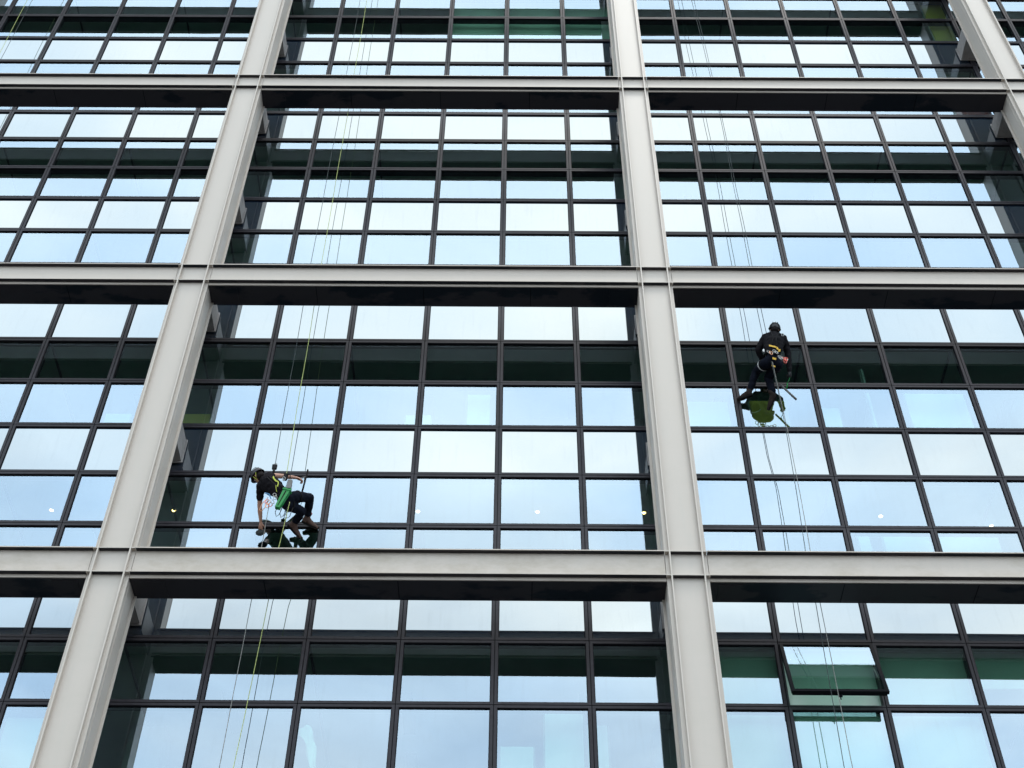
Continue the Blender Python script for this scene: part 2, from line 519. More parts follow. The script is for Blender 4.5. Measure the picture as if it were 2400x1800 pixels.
# floors, ceilings and rooms behind the glass
XL, XR = K0 * PW, K1 * PW
for r in range(R0, R1):
    if r % 3 != 1: continue
    zt, zb = zr(r) - .12, zr(r + 1) + .16
    b = MB(); b.box(XL, XR, .35, 13.9, zb + .3, zt)
    o = P_(b.build('floor_slab', M['slab']))
    b = MB(); b.box(XL, XR, .175, 13.8, zb, zb + .04)
    # ceiling joints as shallow recessed bars below the ceiling
    for k in range(K0, K1 + 1, 2):
        b.box(k * PW - .02, k * PW + .02, .18, 13.5, zb - .03, zb - .001, 1)
    for yy in (1.6, 3.4, 5.2):
        for k in range(K0 + 1, K1, 2):
            b.box(k * PW - .10, k * PW + .10, yy, yy + 1.2, zb - .022, zb - .001, 1)
    P_(b.build('ceiling', [M['ceiling'], M['darkroom']]))
b = MB(); b.box(XL, XR, 14, 14.3, 0, ZTOP); P_(b.build('back_wall', M['roomwall']))
b = MB(); b.box(XL, XR, -.03, 14.3, ZTOP + .002, ZTOP + .4); P_(b.build('roof', M['roof']))
for xx in (XL - .3, XR):
    b = MB(); b.box(xx + (.0 if xx < 0 else .002), xx + .298, -.03, 14.3, 0, ZTOP); P_(b.build('side_wall', M['roomwall']))
b = MB(); b.box(XL, XR, -.03, .25, 0, ZBOT - .035); P_(b.build('podium_wall', M['slab']))
for cx_ in CX:
    b = MB(); b.box(cx_ - .3, cx_ + .3, 2.6, 3.2, ZBOT, ZTOP); P_(b.build('inner_column', M['roomwall']))
for (x, ra, y0, y1) in ((5.6, 11, 3.2, 9), (10.6, 11, 2.4, 8), (16.2, 11, 3.5, 9), (1.0, 11, 2.5, 9), (8.8, 5, 4, 9), (17.8, 5, 2.5, 8),
                        (-1.4, 5, 2.4, 8), (7.2, 14, 3, 9), (19.4, 14, 2.6, 8), (0.2, 17, 1.6, 6), (9.9, 17, 3, 8), (-2.0, -1, 2, 7), (14.4, -1, 2, 7)):
    b = MB(); b.box(x, x + .12, y0, y1, zr(ra + 2) + .05, zr(ra) + .155); P_(b.build('partition', M['roomwall']))
for (xa, xb, yy, ra) in ((9.3, 11.9, 2.2, 11), (-1.5, 1.5, 3, 11), (17, 20, 3.3, 11), (4, 7.5, 4, 5), (13, 17, 3.6, 5), (7.5, 10.5, 3.4, -1), (0, 3, 3, 14)):
    b = MB(); b.box(xa, xb, yy, yy + .12, zr(ra + 2) + .05, zr(ra) + .155, 0)
    b.box(xa + .4, xb - .5, yy - .02, yy - .001, zr(ra + 2) + .1, zr(ra) - .25, 1)
    P_(b.build('partition', [M['roomwall'], M['darkroom']]))

def blind(k, r, y, x0=.06, x1=1.44, ztop=None, zbot=None):
    b = MB()
    za = zr(r) - .03 if ztop is None else ztop
    zb = zr(r + 1) + .02 if zbot is None else zbot
    b.box(k * PW + x0, k * PW + x1, y, y + .004, zb, za)
    b.box(k * PW + x0, k * PW + x1, y - .012, y + .016, zb - .025, zb - .0005)
    b.tube([(k * PW + x0, y + .045, za + .0), (k * PW + x1, y + .045, za + .0)], .032, 10)
    P_(b.build('roller_blind', M['blind']))
for k in (8, 9, 10):
    blind(k, 17, .10 if k == 9 else .26, .02, 1.48, zr(17) + .02, zr(20) + .1)
blind(11, 17, .26, .02, 1.48, zr(17) + .02, 14.87)
blind(12, 17, .26, .02, 1.48, zr(17) + .02, 15.1)
blind(5, -1, .26, .02, 1.48, zr(-1), 35.56)
blind(6, -1, .26, .02, 1.48, zr(-1), 35.30)
blind(7, -1, .26, .02, 1.48, zr(-1), 35.30)
blind(0, 18, .26, .02, 1.48, zr(18) - .1, zr(20)); blind(-1, 18, .26, .02, 1.48, zr(18) - .1, zr(20)); blind(1, 18, .26, .02, 1.2, zr(18) - .1, zr(20))

def panel(x0, x1, z0, z1, y, m='whiteboard', name='wall_panel'):
    b = MB(); b.box(x0, x1, y, y + .05, z0, z1); b.box(x0 - .03, x1 + .03, y + .051, y + .09, z0 - .03, z1 + .03, 1)
    return P_(b.build(name, [M[m], M['roomwall']]))
panel(20.45, 20.99, 35.2, 37.72, .2, 'yellowwall'); panel(21.1, 21.25, 35.3, 36.2, .25)
panel(20.15, 21.00, 31.5, 32.16, .2, 'redwall')
panel(2.94, 3.43, 20.4, 21.28, .5, 'yellowwall')
panel(13.86, 14.56, 20.4, 21.75, .5, 'yellowwall')
for q in ((7.21, 7.68, 20.4, 21.18, 0.40), (8.38, 8.81, 20.4, 21.77, 0.40), (12.61, 13.40, 20.4, 21.61, 0.40), (15.13, 15.52, 20.4, 21.45, 0.40),
          (16.87, 18.01, 20.4, 21.88, 0.40), (15.32, 15.51, 17.2, 18.17, 0.40), (15.76, 16.62, 17.2, 18.17, 0.40), (16.69, 17.76, 17.2, 18.25, 0.40),
          (1.47, 1.95, 20.4, 21.17, 0.40), (9.79, 10.38, 12.9, 14.47, 0.40), (9.11, 9.61, 12.9, 13.83, 0.40), (10.45, 10.75, 12.9, 14.22, 0.40), (16.15, 16.18, 20.4, 22.6, .4)):
    panel(*q)

# downlights in the sixth-floor ceiling
M['lamp'] = bpy.data.materials.new('lamp_glow'); M['lamp'].use_nodes = True
bn = M['lamp'].node_tree.nodes['Principled BSDF']
bn.inputs['Emission Color'].default_value = (1.0, 0.50, 0.20, 1); bn.inputs['Emission Strength'].default_value = 16
M['lamphouse'] = mat('lamp_housing', (0.5, 0.5, 0.48), 0.4)
lamps = [(0.72, 1.13, 'glowing round downlight seen in glass left of the left steel column'),
         (2.99, 1.12, 'glowing round downlight in dark glass beside the left steel column'),
         (7.51, 1.10, 'glowing round downlight to the right of the bare-armed rope worker'),
         (9.72, 1.09, 'glowing round downlight in the middle of the central bay'),
         (11.69, 1.10, 'glowing round downlight in dark glass just left of the middle steel column'),
         (16.07, 1.15, 'glowing round downlight in the right bay below the black-jacketed worker'),
         (18.17, 1.40, 'small dim downlight at the far right just above a transom')]
zc = zr(14) + .16
for x, y, lab in lamps:
    t_ = thing('ceiling_light', lab, 'ceiling light', (x, y, zc), 'downlights behind the glass of the middle storey')
    b = MB()
    n = 16
    ring = [(.045 * math.cos(a * 2 * math.pi / n), .045 * math.sin(a * 2 * math.pi / n), -.012) for a in range(n)]
    b.tube(ring, .012, 6, closed=True); b.build('housing', M['lamphouse'], t_, True)
    b = MB(); b.tube([(0, 0, -.001), (0, 0, -.02), (0, 0, -.035)], [.036, .032, .014], 14)
    b.build('bulb', M['lamp'], t_, True)
# pale cloth caught inside the window
b = MB(); n = 26
for i in range(n):
    u = i / (n - 1)
    cx_ = 6.065 + .02 * math.sin(5 * u) + .30 * u ** .8; cz = 13.93 - .62 * (u ** 1.25) - (.10 if u > .8 else 0) * (u - .8) * 5
    wd = .10 * (1 - .45 * u) + .015 * math.sin(11 * u)
    for j in range(5):
        s_ = (j - 2) / 2
        b.v.append((cx_ + s_ * wd * .9, .11 + .02 * math.sin(9 * u + 4 * s_), cz + s_ * wd * .6))
for i in range(n - 1):
    for j in range(4):
        a = i * 5 + j; b.f.append((a, a + 1, a + 6, a + 5)); b.mi.append(0)
cloth = b.build('cloth', mat('white_cloth', (.85, .85, .85), .9), smooth=True)
sm = cloth.modifiers.new('s', 'SOLIDIFY'); sm.thickness = .006
tag(cloth, 'twisted white cloth hanging inside a low window of the central bay', 'cloth')
# ------------------------------------------------------------------ people on ropes
def V(*a): return Vector(a)
def lerp(a, b, t): return a + (b - a) * t

def capsule(a, b, ra, rb, n=12):
    """closed tapered limb segment with rounded ends"""
    d = b - a; L_ = d.length
    d = d / L_ if L_ > 1e-6 else Vector((0, 0, 1))
    u = d.cross(Vector((0, 0, 1)) if abs(d.z) < .9 else Vector((1, 0, 0))).normalized(); w_ = d.cross(u)
    rings = [(a - d * ra * math.cos(t), ra * math.sin(t)) for t in (.5, 1.05)] + [(a, ra), (b, rb)] + [(b + d * rb * math.cos(t), rb * math.sin(t)) for t in (1.05, .5)]
    v = [tuple(p + (u * math.cos(2 * math.pi * k / n) + w_ * math.sin(2 * math.pi * k / n)) * r) for p, r in rings for k in range(n)]
    f = [(q * n + k, q * n + (k + 1) % n, (q + 1) * n + (k + 1) % n, (q + 1) * n + k) for q in range(len(rings) - 1) for k in range(n)]
    v += [tuple(a - d * ra), tuple(b + d * rb)]
    f += [(len(v) - 2, (k + 1) % n, k) for k in range(n)]
    q = (len(rings) - 1) * n
    f += [(len(v) - 1, q + k, q + (k + 1) % n) for k in range(n)]
    return v, f

def skinned(nodes, edges, extra=None, voxel=0.009, jitter=0.0, jscale=14.0, seed=0.0, smooth=4):
    """one continuous surface: tapered limb volumes between the joints, fused and smoothed"""
    bm = bmesh.new()
    rad_ = lambda n_: (sum(nodes[n_][1]) / 2 if isinstance(nodes[n_][1], (tuple, list)) else nodes[n_][1])
    for v_, f_ in [capsule(nodes[a][0], nodes[b][0], rad_(a), rad_(b)) for a, b in edges] + (extra or []):
        vs_ = [bm.verts.new(p) for p in v_]
        for f in f_: bm.faces.new([vs_[i] for i in f])
    bmesh.ops.recalc_face_normals(bm, faces=bm.faces)
    me2 = bpy.data.meshes.new('tmp2'); bm.to_mesh(me2); bm.free()
    o = bpy.data.objects.new('tmp', me2); col.objects.link(o)
    rm = o.modifiers.new('rm', 'REMESH'); rm.mode = 'VOXEL'; rm.voxel_size = voxel; rm.use_smooth_shade = True
    if smooth:
        q = o.modifiers.new('sm', 'SMOOTH'); q.iterations = smooth; q.factor = 0.5
    dg = bpy.context.evaluated_depsgraph_get(); dg.update()
    res = bpy.data.meshes.new_from_object(o.evaluated_get(dg))
    bpy.data.objects.remove(o)
    if jitter:
        for v in res.vertices:
            p = v.co
            n1 = noise.noise(Vector((p.x * jscale, p.y * jscale, p.z * jscale * 1.6 + seed)))
            n2 = abs(noise.noise(Vector((p.x * jscale * 2.3 + 5, p.y * jscale * 2.3, p.z * jscale * 2.3 + seed))))
            v.co = p + v.normal * (n1 * jitter + n2 * jitter * .5)
    for p in res.polygons: p.use_smooth = True
    return res

def ellipsoid(c, ax, n=14, m=10):
    """ax: three axis vectors with lengths; returns verts, faces"""
    v = []; f = []
    for j in range(1, m):
        t = math.pi * j / m
        for i in range(n):
            a = 2 * math.pi * i / n
            v.append(tuple(c + ax[0] * (math.sin(t) * math.cos(a)) + ax[1] * (math.sin(t) * math.sin(a)) + ax[2] * math.cos(t)))
    v.append(tuple(c + ax[2])); v.append(tuple(c - ax[2]))
    T, B = len(v) - 2, len(v) - 1
    for j in range(m - 2):
        for i in range(n):
            i2 = (i + 1) % n
            f.append((j * n + i, j * n + i2, (j + 1) * n + i2, (j + 1) * n + i))
    for i in range(n):
        i2 = (i + 1) % n
        f.append((T, i2, i)); f.append((B, (m - 2) * n + i, (m - 2) * n + i2))
    return v, f

def head_parts(c, up, fw_):
    """skull, jaw, nose, ears, brow as closed volumes fused into the head"""
    up = up.normalized(); fw_ = (fw_ - up * fw_.dot(up)).normalized(); sd_ = up.cross(fw_)
    E_ = []
    E_.append(ellipsoid(c + up * .015, (sd_ * .076, fw_ * .096, up * .108)))
    E_.append(ellipsoid(c - up * .055 + fw_ * .030, (sd_ * .056, fw_ * .062, up * .062)))
    E_.append(ellipsoid(c - up * .022 + fw_ * .098, (sd_ * .014, fw_ * .020, up * .026)))
    E_.append(ellipsoid(c - up * .068 + fw_ * .086, (sd_ * .024, fw_ * .012, up * .010)))
    for s_ in (-1, 1):
        E_.append(ellipsoid(c - up * .008 + sd_ * s_ * .079 - fw_ * .004, (sd_ * .009, fw_ * .020, up * .032)))
        E_.append(ellipsoid(c + up * .018 + sd_ * s_ * .032 + fw_ * .082, (sd_ * .022, fw_ * .010, up * .008)))
    return E_

def hand_nodes(pre, w_, d, palm, curl, spread=1.0, thumb_side=1):
    """palm and five separate bent fingers; d: direction wrist->fingers, palm: direction the palm faces"""
    d = d.normalized(); palm = (palm - d * palm.dot(d)).normalized(); s_ = d.cross(palm) * thumb_side
    n, e = {}, []
    n[pre + 'w'] = (w_, (.027, .021))
    n[pre + 'p'] = (w_ + d * .050, (.036, .019)); e.append((pre + 'w', pre + 'p'))
    for i, (off, ln) in enumerate(((.030, .072), (.010, .080), (-.010, .074), (-.029, .058))):
        a = w_ + d * .085 + s_ * off
        n[pre + 'k%d' % i] = (a, .0115); e.append((pre + 'p', pre + 'k%d' % i)); e.append((pre + 'w', pre + 'k%d' % i))
        dd = d; p = a
        for j in range(3):
            c_ = curl * (j + 1) * (.9 + .12 * i)
            q = (d * math.cos(c_) + palm * math.sin(c_))
            p = p + q * ln / 3 * (1.1 - .1 * j) + s_ * off * .12 * spread
            n[pre + 'f%d%d' % (i, j)] = (p, .0095 - .001 * j)
            e.append((pre + ('k%d' % i if j == 0 else 'f%d%d' % (i, j - 1)), pre + 'f%d%d' % (i, j)))
    a = w_ + d * .030 + s_ * .030
    n[pre + 't0'] = (a, .013); e.append((pre + 'w', pre + 't0'))
    n[pre + 't1'] = (a + d * .026 + s_ * .026 + palm * .010, .011); e.append((pre + 't0', pre + 't1'))
    n[pre + 't2'] = (a + d * .052 + s_ * .032 + palm * .026, .0095); e.append((pre + 't1', pre + 't2'))
    return n, e

def ring(b, c, ax, a1, ra, rb, r, n=24, mi=0):
    ax = ax.normalized(); a1 = (a1 - ax * a1.dot(ax)).normalized(); a2 = ax.cross(a1)
    b.tube([c + a1 * ra * math.cos(2 * math.pi * i / n) + a2 * rb * math.sin(2 * math.pi * i / n) for i in range(n)], r, 6, mi, closed=True)

M['skin'] = mat('skin', (0.44, 0.23, 0.16), 0.55, var=0.15, scale=18)
M['hair'] = mat('dark_hair', (0.009, 0.007, 0.007), 0.9, spec=0.1)
M['black_shirt'] = mat('black_tshirt', (0.010, 0.009, 0.011), 0.95, var=0.3, scale=20, spec=0.08)
M['jacket'] = mat('black_jacket', (0.009, 0.008, 0.010), 0.85, var=0.3, scale=20, spec=0.12)
M['trouser'] = mat('dark_trousers', (0.008, 0.010, 0.018), 0.95, var=0.35, scale=16, spec=0.08)
M['boot'] = mat('brown_boot', (0.105, 0.066, 0.055), 0.8, spec=0.15, var=0.3, scale=20)
M['boot2'] = mat('dark_boot', (0.038, 0.027, 0.024), 0.8, spec=0.15, var=0.4, scale=20)
M['sole'] = mat('boot_sole', (0.010, 0.009, 0.009), 0.85, spec=0.1)
M['redsock'] = mat('dark_red_cuff', (0.24, 0.05, 0.055), 0.9)
M['helmet'] = mat('helmet_charcoal', (0.035, 0.034, 0.040), 0.5, spec=0.3)
M['helmetblk'] = mat('helmet_black', (0.008, 0.008, 0.009), 0.3, spec=0.35)
M['webbing'] = mat('webbing_black', (0.008, 0.008, 0.009), 0.8, spec=0.15)
M['hivis'] = mat('yellow_green_webbing', (0.42, 0.47, 0.06), 0.8)
M['amber'] = mat('amber_webbing', (0.70, 0.42, 0.04), 0.7)
M['white'] = mat('white_plastic', (0.80, 0.80, 0.78), 0.5)
M['green'] = mat('green_plastic', (0.004, 0.19, 0.035), 0.5, spec=0.3)
M['grey'] = mat('grey_rubber', (0.14, 0.14, 0.14), 0.6, var=.5, scale=60)
M['alu'] = mat('aluminium', (0.30, 0.30, 0.29), 0.4, 0.8)
M['alured'] = mat('red_anodised', (0.70, 0.10, 0.07), 0.35, 0.3)
M['aluora'] = mat('copper_anodised', (0.80, 0.38, 0.20), 0.35, 0.3)
M['glove'] = mat('black_glove', (0.02, 0.02, 0.022), 0.8)
M['ropeblk'] = mat('rope_dark', (0.018, 0.026, 0.026), 0.9, var2=(0.06, 0.07, 0.07), scale=70, stretch=(1, 1, .5))
M['ropeyel'] = mat('rope_yellow', (0.50, 0.56, 0.20), 0.9, var2=(0.20, 0.24, 0.05), scale=70, stretch=(1, 1, .5))
M['ropegrey'] = mat('rope_grey', (0.30, 0.29, 0.26), 0.9, var2=(0.08, 0.08, 0.08), scale=70, stretch=(1, 1, .5))
M['cloth_dark'] = mat('scrubber_pile', (0.03, 0.035, 0.035), 1.0)
M['bluecord'] = mat('blue_cord', (0.05, 0.16, 0.30), 0.8)

def rope(label, pts, m, r=.0058, group=None, sag=0.0):
    b = MB(); P = [Vector(p) for p in pts]; o_ = []
    for i in range(len(P) - 1):
        n = max(2, int((P[i + 1] - P[i]).length / .15))
        for j in range(n):
            p = lerp(P[i], P[i + 1], j / n)
            o_.append(p + V(.004 * math.sin(p.z * 1.7 + i), .003 * math.cos(p.z * 2.3), 0))
    o_.append(P[-1])
    b.tube(o_, r, 7)
    o = b.build('rope', M[m], smooth=True)
    return tag(o, label, 'rope', group)

def boot(parent, an, he, to, pre='boot', cuff=None, m='boot'):
    d = (to - he).normalized()
    leg = (an - (he + to) / 2).normalized()
    up = (leg - d * leg.dot(d)).normalized()
    L_ = .27
    h0 = he + (he - an).normalized() * .01
    toe = h0 + d * L_ * .86
    nodes = {'a': (an + up * .05, .052), 'b': (an * .6 + h0 * .4 + up * .02, .052), 'c': (h0 + up * .028, .046),
             'd': (h0 + d * .10 + up * .035, .050), 'e': (h0 + d * .17 + up * .018, .046), 'f': (toe + up * .010, .036)}
    me = skinned(nodes, [('a', 'b'), ('b', 'c'), ('b', 'd'), ('d', 'e'), ('e', 'f')], voxel=.008, jitter=.003, jscale=30)
    me.materials.append(M[m])
    o = link(pre, me, parent)
    s_ = d.cross(up)
    b = MB(); prof = [(-.045, .030), (-.01, .040), (.05, .038), (.11, .046), (.17, .049), (.22, .040), (.262, .018)]
    base = len(b.v)
    for (t_, w_) in prof:
        for (sg, zz) in ((-1, -.026), (1, -.026), (1, .004), (-1, .004)):
            b.v.append(tuple(h0 + d * t_ + s_ * sg * w_ + up * (zz + (.010 if t_ > .2 else 0))))
    for i in range(len(prof) - 1):
        for k_ in range(4):
            k2 = (k_ + 1) % 4
            b.f.append((base + i * 4 + k_, base + i * 4 + k2, base + (i + 1) * 4 + k2, base + (i + 1) * 4 + k_)); b.mi.append(0)
    b.f.append((0, 1, 2, 3)); b.mi.append(0)
    q = (len(prof) - 1) * 4; b.f.append((q, q + 1, q + 2, q + 3)); b.mi.append(0)
    b.build('sole', M['sole'], o)
    b = MB()
    for t_ in (.08, .105, .13):
        b.tube([h0 + d * t_ + up * .078 - s_ * .028, h0 + d * t_ + up * .088, h0 + d * t_ + up * .078 + s_ * .028], .004, 5)
    b.build('laces', M['webbing'], o)
    if cuff:
        b = MB(); c_ = an + (up * .085); ring(b, an + up * .030, leg, d, .052, .050, .018); b.build('cuff', M[cuff], o, True)
    return o

def helmet(parent, c, up, fw_, m, strap=None, patch=False):
    up = up.normalized(); fw_ = (fw_ - up * fw_.dot(up)).normalized(); sd_ = up.cross(fw_)
    bm = MB(); n, m_ = 28, 10
    for j in range(m_ + 1):
        t = (math.pi * .53) * j / m_
        for i in range(n):
            a = 2 * math.pi * i / n
            k = 1.0 + .012 * math.cos(6 * a) * math.sin(t)
            rim = .010 if j == m_ else 0
            p = c + up * (.128 * math.cos(t)) + (sd_ * math.cos(a) * (.112 + rim) + fw_ * math.sin(a) * (.136 + rim + (.018 if math.sin(a) > .6 and j >= m_ - 1 else 0))) * math.sin(t) * k
            bm.v.append(tuple(p))
    for j in range(m_):
        for i in range(n):
            i2 = (i + 1) % n
            bm.f.append((j * n + i, j * n + i2, (j + 1) * n + i2, (j + 1) * n + i)); bm.mi.append(0)
    o = bm.build('helmet', M[m], parent, True)
    q = o.modifiers.new('s', 'SOLIDIFY'); q.thickness = .008
    b = MB()
    for s_ in (-1, 0, 1):
        b.tube([c + up * (.131 * math.cos(t)) + (fw_ * (.139 * math.sin(t)) * math.cos(s_ * .35)) + sd_ * s_ * .045 for t in [-.9 + .18 * i for i in range(11)]], .005, 5)
    b.build('vent_rib', M['webbing'], o, True)
    b = MB()
    for s_ in (-1, 1):
        b.tube([c + sd_ * s_ * .100 + fw_ * .03 - up * .01, c + sd_ * s_ * .080 + fw_ * .02 - up * .10, c + sd_ * s_ * .03 + fw_ * .06 - up * .150], .006, 5)
        b.tube([c + sd_ * s_ * .095 - fw_ * .06 - up * .01, c + sd_ * s_ * .080 + fw_ * .02 - up * .10], .006, 5)
    b.build('chin_strap', M[strap or 'webbing'], o, True)
    if patch:
        b = MB(); pts = []
        for (u, v_) in ((-.35, .45), (.10, .45), (.10, .70), (-.35, .70)):
            pts.append((u, v_))
        for (u, v_) in pts:
            b.v.append(tuple(c + up * (.133 * math.cos(v_)) + (sd_ * math.sin(u) * .117 - fw_ * math.cos(u) * .141) * math.sin(v_)))
        b.f.append((0, 1, 2, 3)); b.mi.append(0)
        o2 = b.build('reflective_patch', M['white'], o); q = o2.modifiers.new('s', 'SOLIDIFY'); q.thickness = .003
    return o

def carabiner(label, c, up, side, m, s=1.0, group=None):
    up = up.normalized(); side = (side - up * side.dot(up)).normalized()
    b = MB(); pts = []
    for i in range(20):
        t = 2 * math.pi * i / 20
        pts.append(up * .052 * s * math.sin(t) + side * .028 * s * math.cos(t) * (1.15 if math.sin(t) > 0 else .85))
    t_ = thing('carabiner', label, 'carabiner', c, group)
    b.tube(pts, .0055 * s, 6, closed=True); b.build('frame', M[m], t_, True)
    b = MB(); b.tube([side * .030 * s - up * .02 * s, side * .033 * s + up * .022 * s], .008 * s, 7); b.build('gate_sleeve', M['alu'], t_, True)
    return t_

def body_set(name, label, J, face, skinarms, hands, rad):
    t_ = thing(name, label, 'person', J['hipc'])
    base = Vector(J['hipc'])
    J = {k: Vector(v) - base for k, v in J.items()}
    up = (J['head'] - J['neck']).normalized()
    # ---- one continuous body
    n, e = {}, []
    n['hipc'] = (J['hipc'], .105)
    n['waist'] = (J['waist'], .100); n['chest'] = (J['chest'], .125)
    n['neckb'] = (lerp(J['chest'], J['neck'], .75), .085)
    n['neck'] = (J['neck'], .055); n['headb'] = (lerp(J['neck'], J['head'], .6), .055)
    e += [('hipc', 'waist'), ('waist', 'chest'), ('chest', 'neckb'), ('neckb', 'neck'), ('neck', 'headb')]
    for s_ in 'LR':
        n['ch' + s_] = (lerp(J['chest'], J['sh' + s_], .35), .095); e += [('waist', 'ch' + s_), ('ch' + s_, 'neckb')]
        n['sh' + s_] = (lerp(J['sh' + s_], J['neck'], .12), .060)
        n['ua' + s_] = (lerp(J['sh' + s_], J['el' + s_], .4), .048)
        n['el' + s_] = (J['el' + s_], .040)
        n['fa' + s_] = (lerp(J['el' + s_], J['wr' + s_], .35), .041)
        e += [('neckb', 'sh' + s_), ('sh' + s_, 'ua' + s_), ('ua' + s_, 'el' + s_), ('el' + s_, 'fa' + s_)]
        hn, he_ = hand_nodes('h' + s_, J['wr' + s_], J['ha' + s_] - J['wr' + s_], Vector(hands[s_][0]), hands[s_][1], thumb_side=hands[s_][2])
        n.update(hn); e += he_ + [('fa' + s_, 'h' + s_ + 'w')]
        n['hj' + s_] = (J['hip' + s_], .085); n['th' + s_] = (lerp(J['hip' + s_], J['kn' + s_], .4), .078)
        n['kn' + s_] = (J['kn' + s_], .056); n['ca' + s_] = (lerp(J['kn' + s_], J['an' + s_], .35), .054)
        n['an' + s_] = (J['an' + s_], .036)
        n['ft' + s_] = (lerp(J['he' + s_], J['to' + s_], .45), .034)
        e += [('hipc', 'hj' + s_), ('hj' + s_, 'th' + s_), ('th' + s_, 'kn' + s_), ('kn' + s_, 'ca' + s_), ('ca' + s_, 'an' + s_), ('an' + s_, 'ft' + s_)]
    me = skinned(n, e, extra=head_parts(J['head'], up, Vector(face)), voxel=.0058, smooth=2)
    me.materials.append(M['skin'])
    body = link('body', me, t_)
    f2 = Vector(face); f2 = (f2 - up * f2.dot(up)).normalized(); sd_ = up.cross(f2)
    for s_ in (-1, 1):
        b = MB(); v_, f_ = ellipsoid(J['head'] + f2 * .086 + sd_ * s_ * .031 + up * .004, (sd_ * .012, f2 * .010, up * .009), 10, 7)
        b.v = v_; b.f = f_; b.mi = [0] * len(f_); b.build('eye', M['white'], body, True)
    b = MB(); v_, f_ = ellipsoid(J['head'] - f2 * .012 + up * .01, (sd_ * .084, f2 * .098, up * .104), 16, 12)
    b.v = v_; b.f = f_; b.mi = [0] * len(f_); b.tube([J['head'] - f2 * .03 - up * .03, lerp(J['neck'], J['head'], .25) - f2 * .02], [.078, .072], 12)
    b.build('hair' if skinarms else 'hood', M['hair'], t_, True)
    # ---- top
    k = rad
    n = {'waist': (lerp(J['waist'], J['hipc'], .35), .112 * k), 'w2': (J['waist'], .118 * k), 'chest': (J['chest'], .146 * k), 'neckb': (lerp(J['chest'], J['neck'], .78), .098 * k),
         'col': (lerp(J['chest'], J['neck'], 1.02), .068 * k)}
    e = [('waist', 'w2'), ('w2', 'chest'), ('chest', 'neckb'), ('neckb', 'col')]
    for s_ in 'LR':
        n['sh' + s_] = (lerp(J['sh' + s_], J['neck'], .15), .078 * k)
        n['sb' + s_] = (lerp(J['waist'], J['chest'], .5) + (J['sh' + s_] - J['neck']) * .35, .105 * k)
        n['ck' + s_] = (lerp(J['chest'], J['sh' + s_], .55), .098 * k)
        e += [('neckb', 'sh' + s_), ('w2', 'sb' + s_), ('sb' + s_, 'ck' + s_), ('ck' + s_, 'sh' + s_), ('ck' + s_, 'chest')]
        if skinarms:
            ln = .55 if s_ == 'L' else .12
            n['sl' + s_] = (lerp(J['sh' + s_], J['el' + s_], ln), .060 * k)
            e += [('sh' + s_, 'sl' + s_)]
        else:
            n['ua' + s_] = (lerp(J['sh' + s_], J['el' + s_], .5), .066 * k); n['el' + s_] = (J['el' + s_], .060 * k)
            n['fa' + s_] = (lerp(J['el' + s_], J['wr' + s_], .5), .054 * k); n['cu' + s_] = (lerp(J['el' + s_], J['wr' + s_], .96), .044 * k)
            e += [('sh' + s_, 'ua' + s_), ('ua' + s_, 'el' + s_), ('el' + s_, 'fa' + s_), ('fa' + s_, 'cu' + s_)]
    me = skinned(n, e, voxel=.010, jitter=.011, jscale=11, seed=2.0)
    me.materials.append(M['black_shirt' if skinarms else 'jacket'])
    link('tshirt' if skinarms else 'jacket', me, t_)
    # ---- trousers
    n = {'hipc': (J['hipc'], .125 * k), 'waist': (lerp(J['waist'], J['hipc'], .45), .116 * k)}
    e = [('hipc', 'waist')]
    for s_ in 'LR':
        n['hj' + s_] = (J['hip' + s_], .102 * k); n['th' + s_] = (lerp(J['hip' + s_], J['kn' + s_], .5), .090 * k)
        n['kn' + s_] = (J['kn' + s_], .075 * k); n['ca' + s_] = (lerp(J['kn' + s_], J['an' + s_], .4), .072 * k)
        n['an' + s_] = (lerp(J['kn' + s_], J['an' + s_], .88), .062 * k)
        e += [('hipc', 'hj' + s_), ('hj' + s_, 'th' + s_), ('th' + s_, 'kn' + s_), ('kn' + s_, 'ca' + s_), ('ca' + s_, 'an' + s_)]
    me = skinned(n, e, voxel=.010, jitter=.013, jscale=10, seed=7.0)
    me.materials.append(M['trouser'])
    link('trousers', me, t_)
    return t_, J, up, body, base

# ---- the bare-armed worker in the left bay
JA = {'head':(4.892,-0.660,18.495),'neck':(5.000,-0.700,18.350),'shR':(5.100,-0.720,18.455),'shL':(4.957,-0.660,18.205),'chest':(5.118,-0.760,18.240),'waist':(5.315,-0.800,18.010),'hipc':(5.478,-0.760,17.880),'hipR':(5.568,-0.740,17.942),'hipL':(5.475,-0.720,17.790),
'elR':(5.300,-0.581,18.580),'wrR':(5.500,-0.440,18.680),'haR':(5.578,-0.400,18.667),'elL':(4.954,-0.454,17.985),'wrL':(4.978,-0.261,17.790),'haL':(4.974,-0.178,17.680),
'knR':(5.794,-0.492,18.168),'anR':(5.746,-0.190,18.010),'toR':(5.885,-0.055,17.880),'heR':(5.690,-0.140,17.930),
'knL':(5.690,-0.480,17.860),'anL':(5.552,-0.215,17.840),'toL':(5.640,-0.055,17.655),'heL':(5.475,-0.170,17.790)}
pA, J, upA, bodyA, baseA = body_set('person', 'person in black t-shirt with bare arms and grey helmet leaning sideways on ropes',
    JA, (-.35, .75, -.62), True, {'L': ((.2, 1, -.1), .35, 1), 'R': ((-.3, .4, -1), .55, -1)}, 1.0)
cA = J['head'] + upA * .045
helmet(pA, cA, upA + Vector((-.15, -.25, .2)), Vector((-.35, .75, -.62)), 'helmet', strap='hivis')
boot(pA, J['anR'], J['heR'], J['toR'], cuff='redsock'); boot(pA, J['anL'], J['heL'], J['toL'], cuff='redsock')
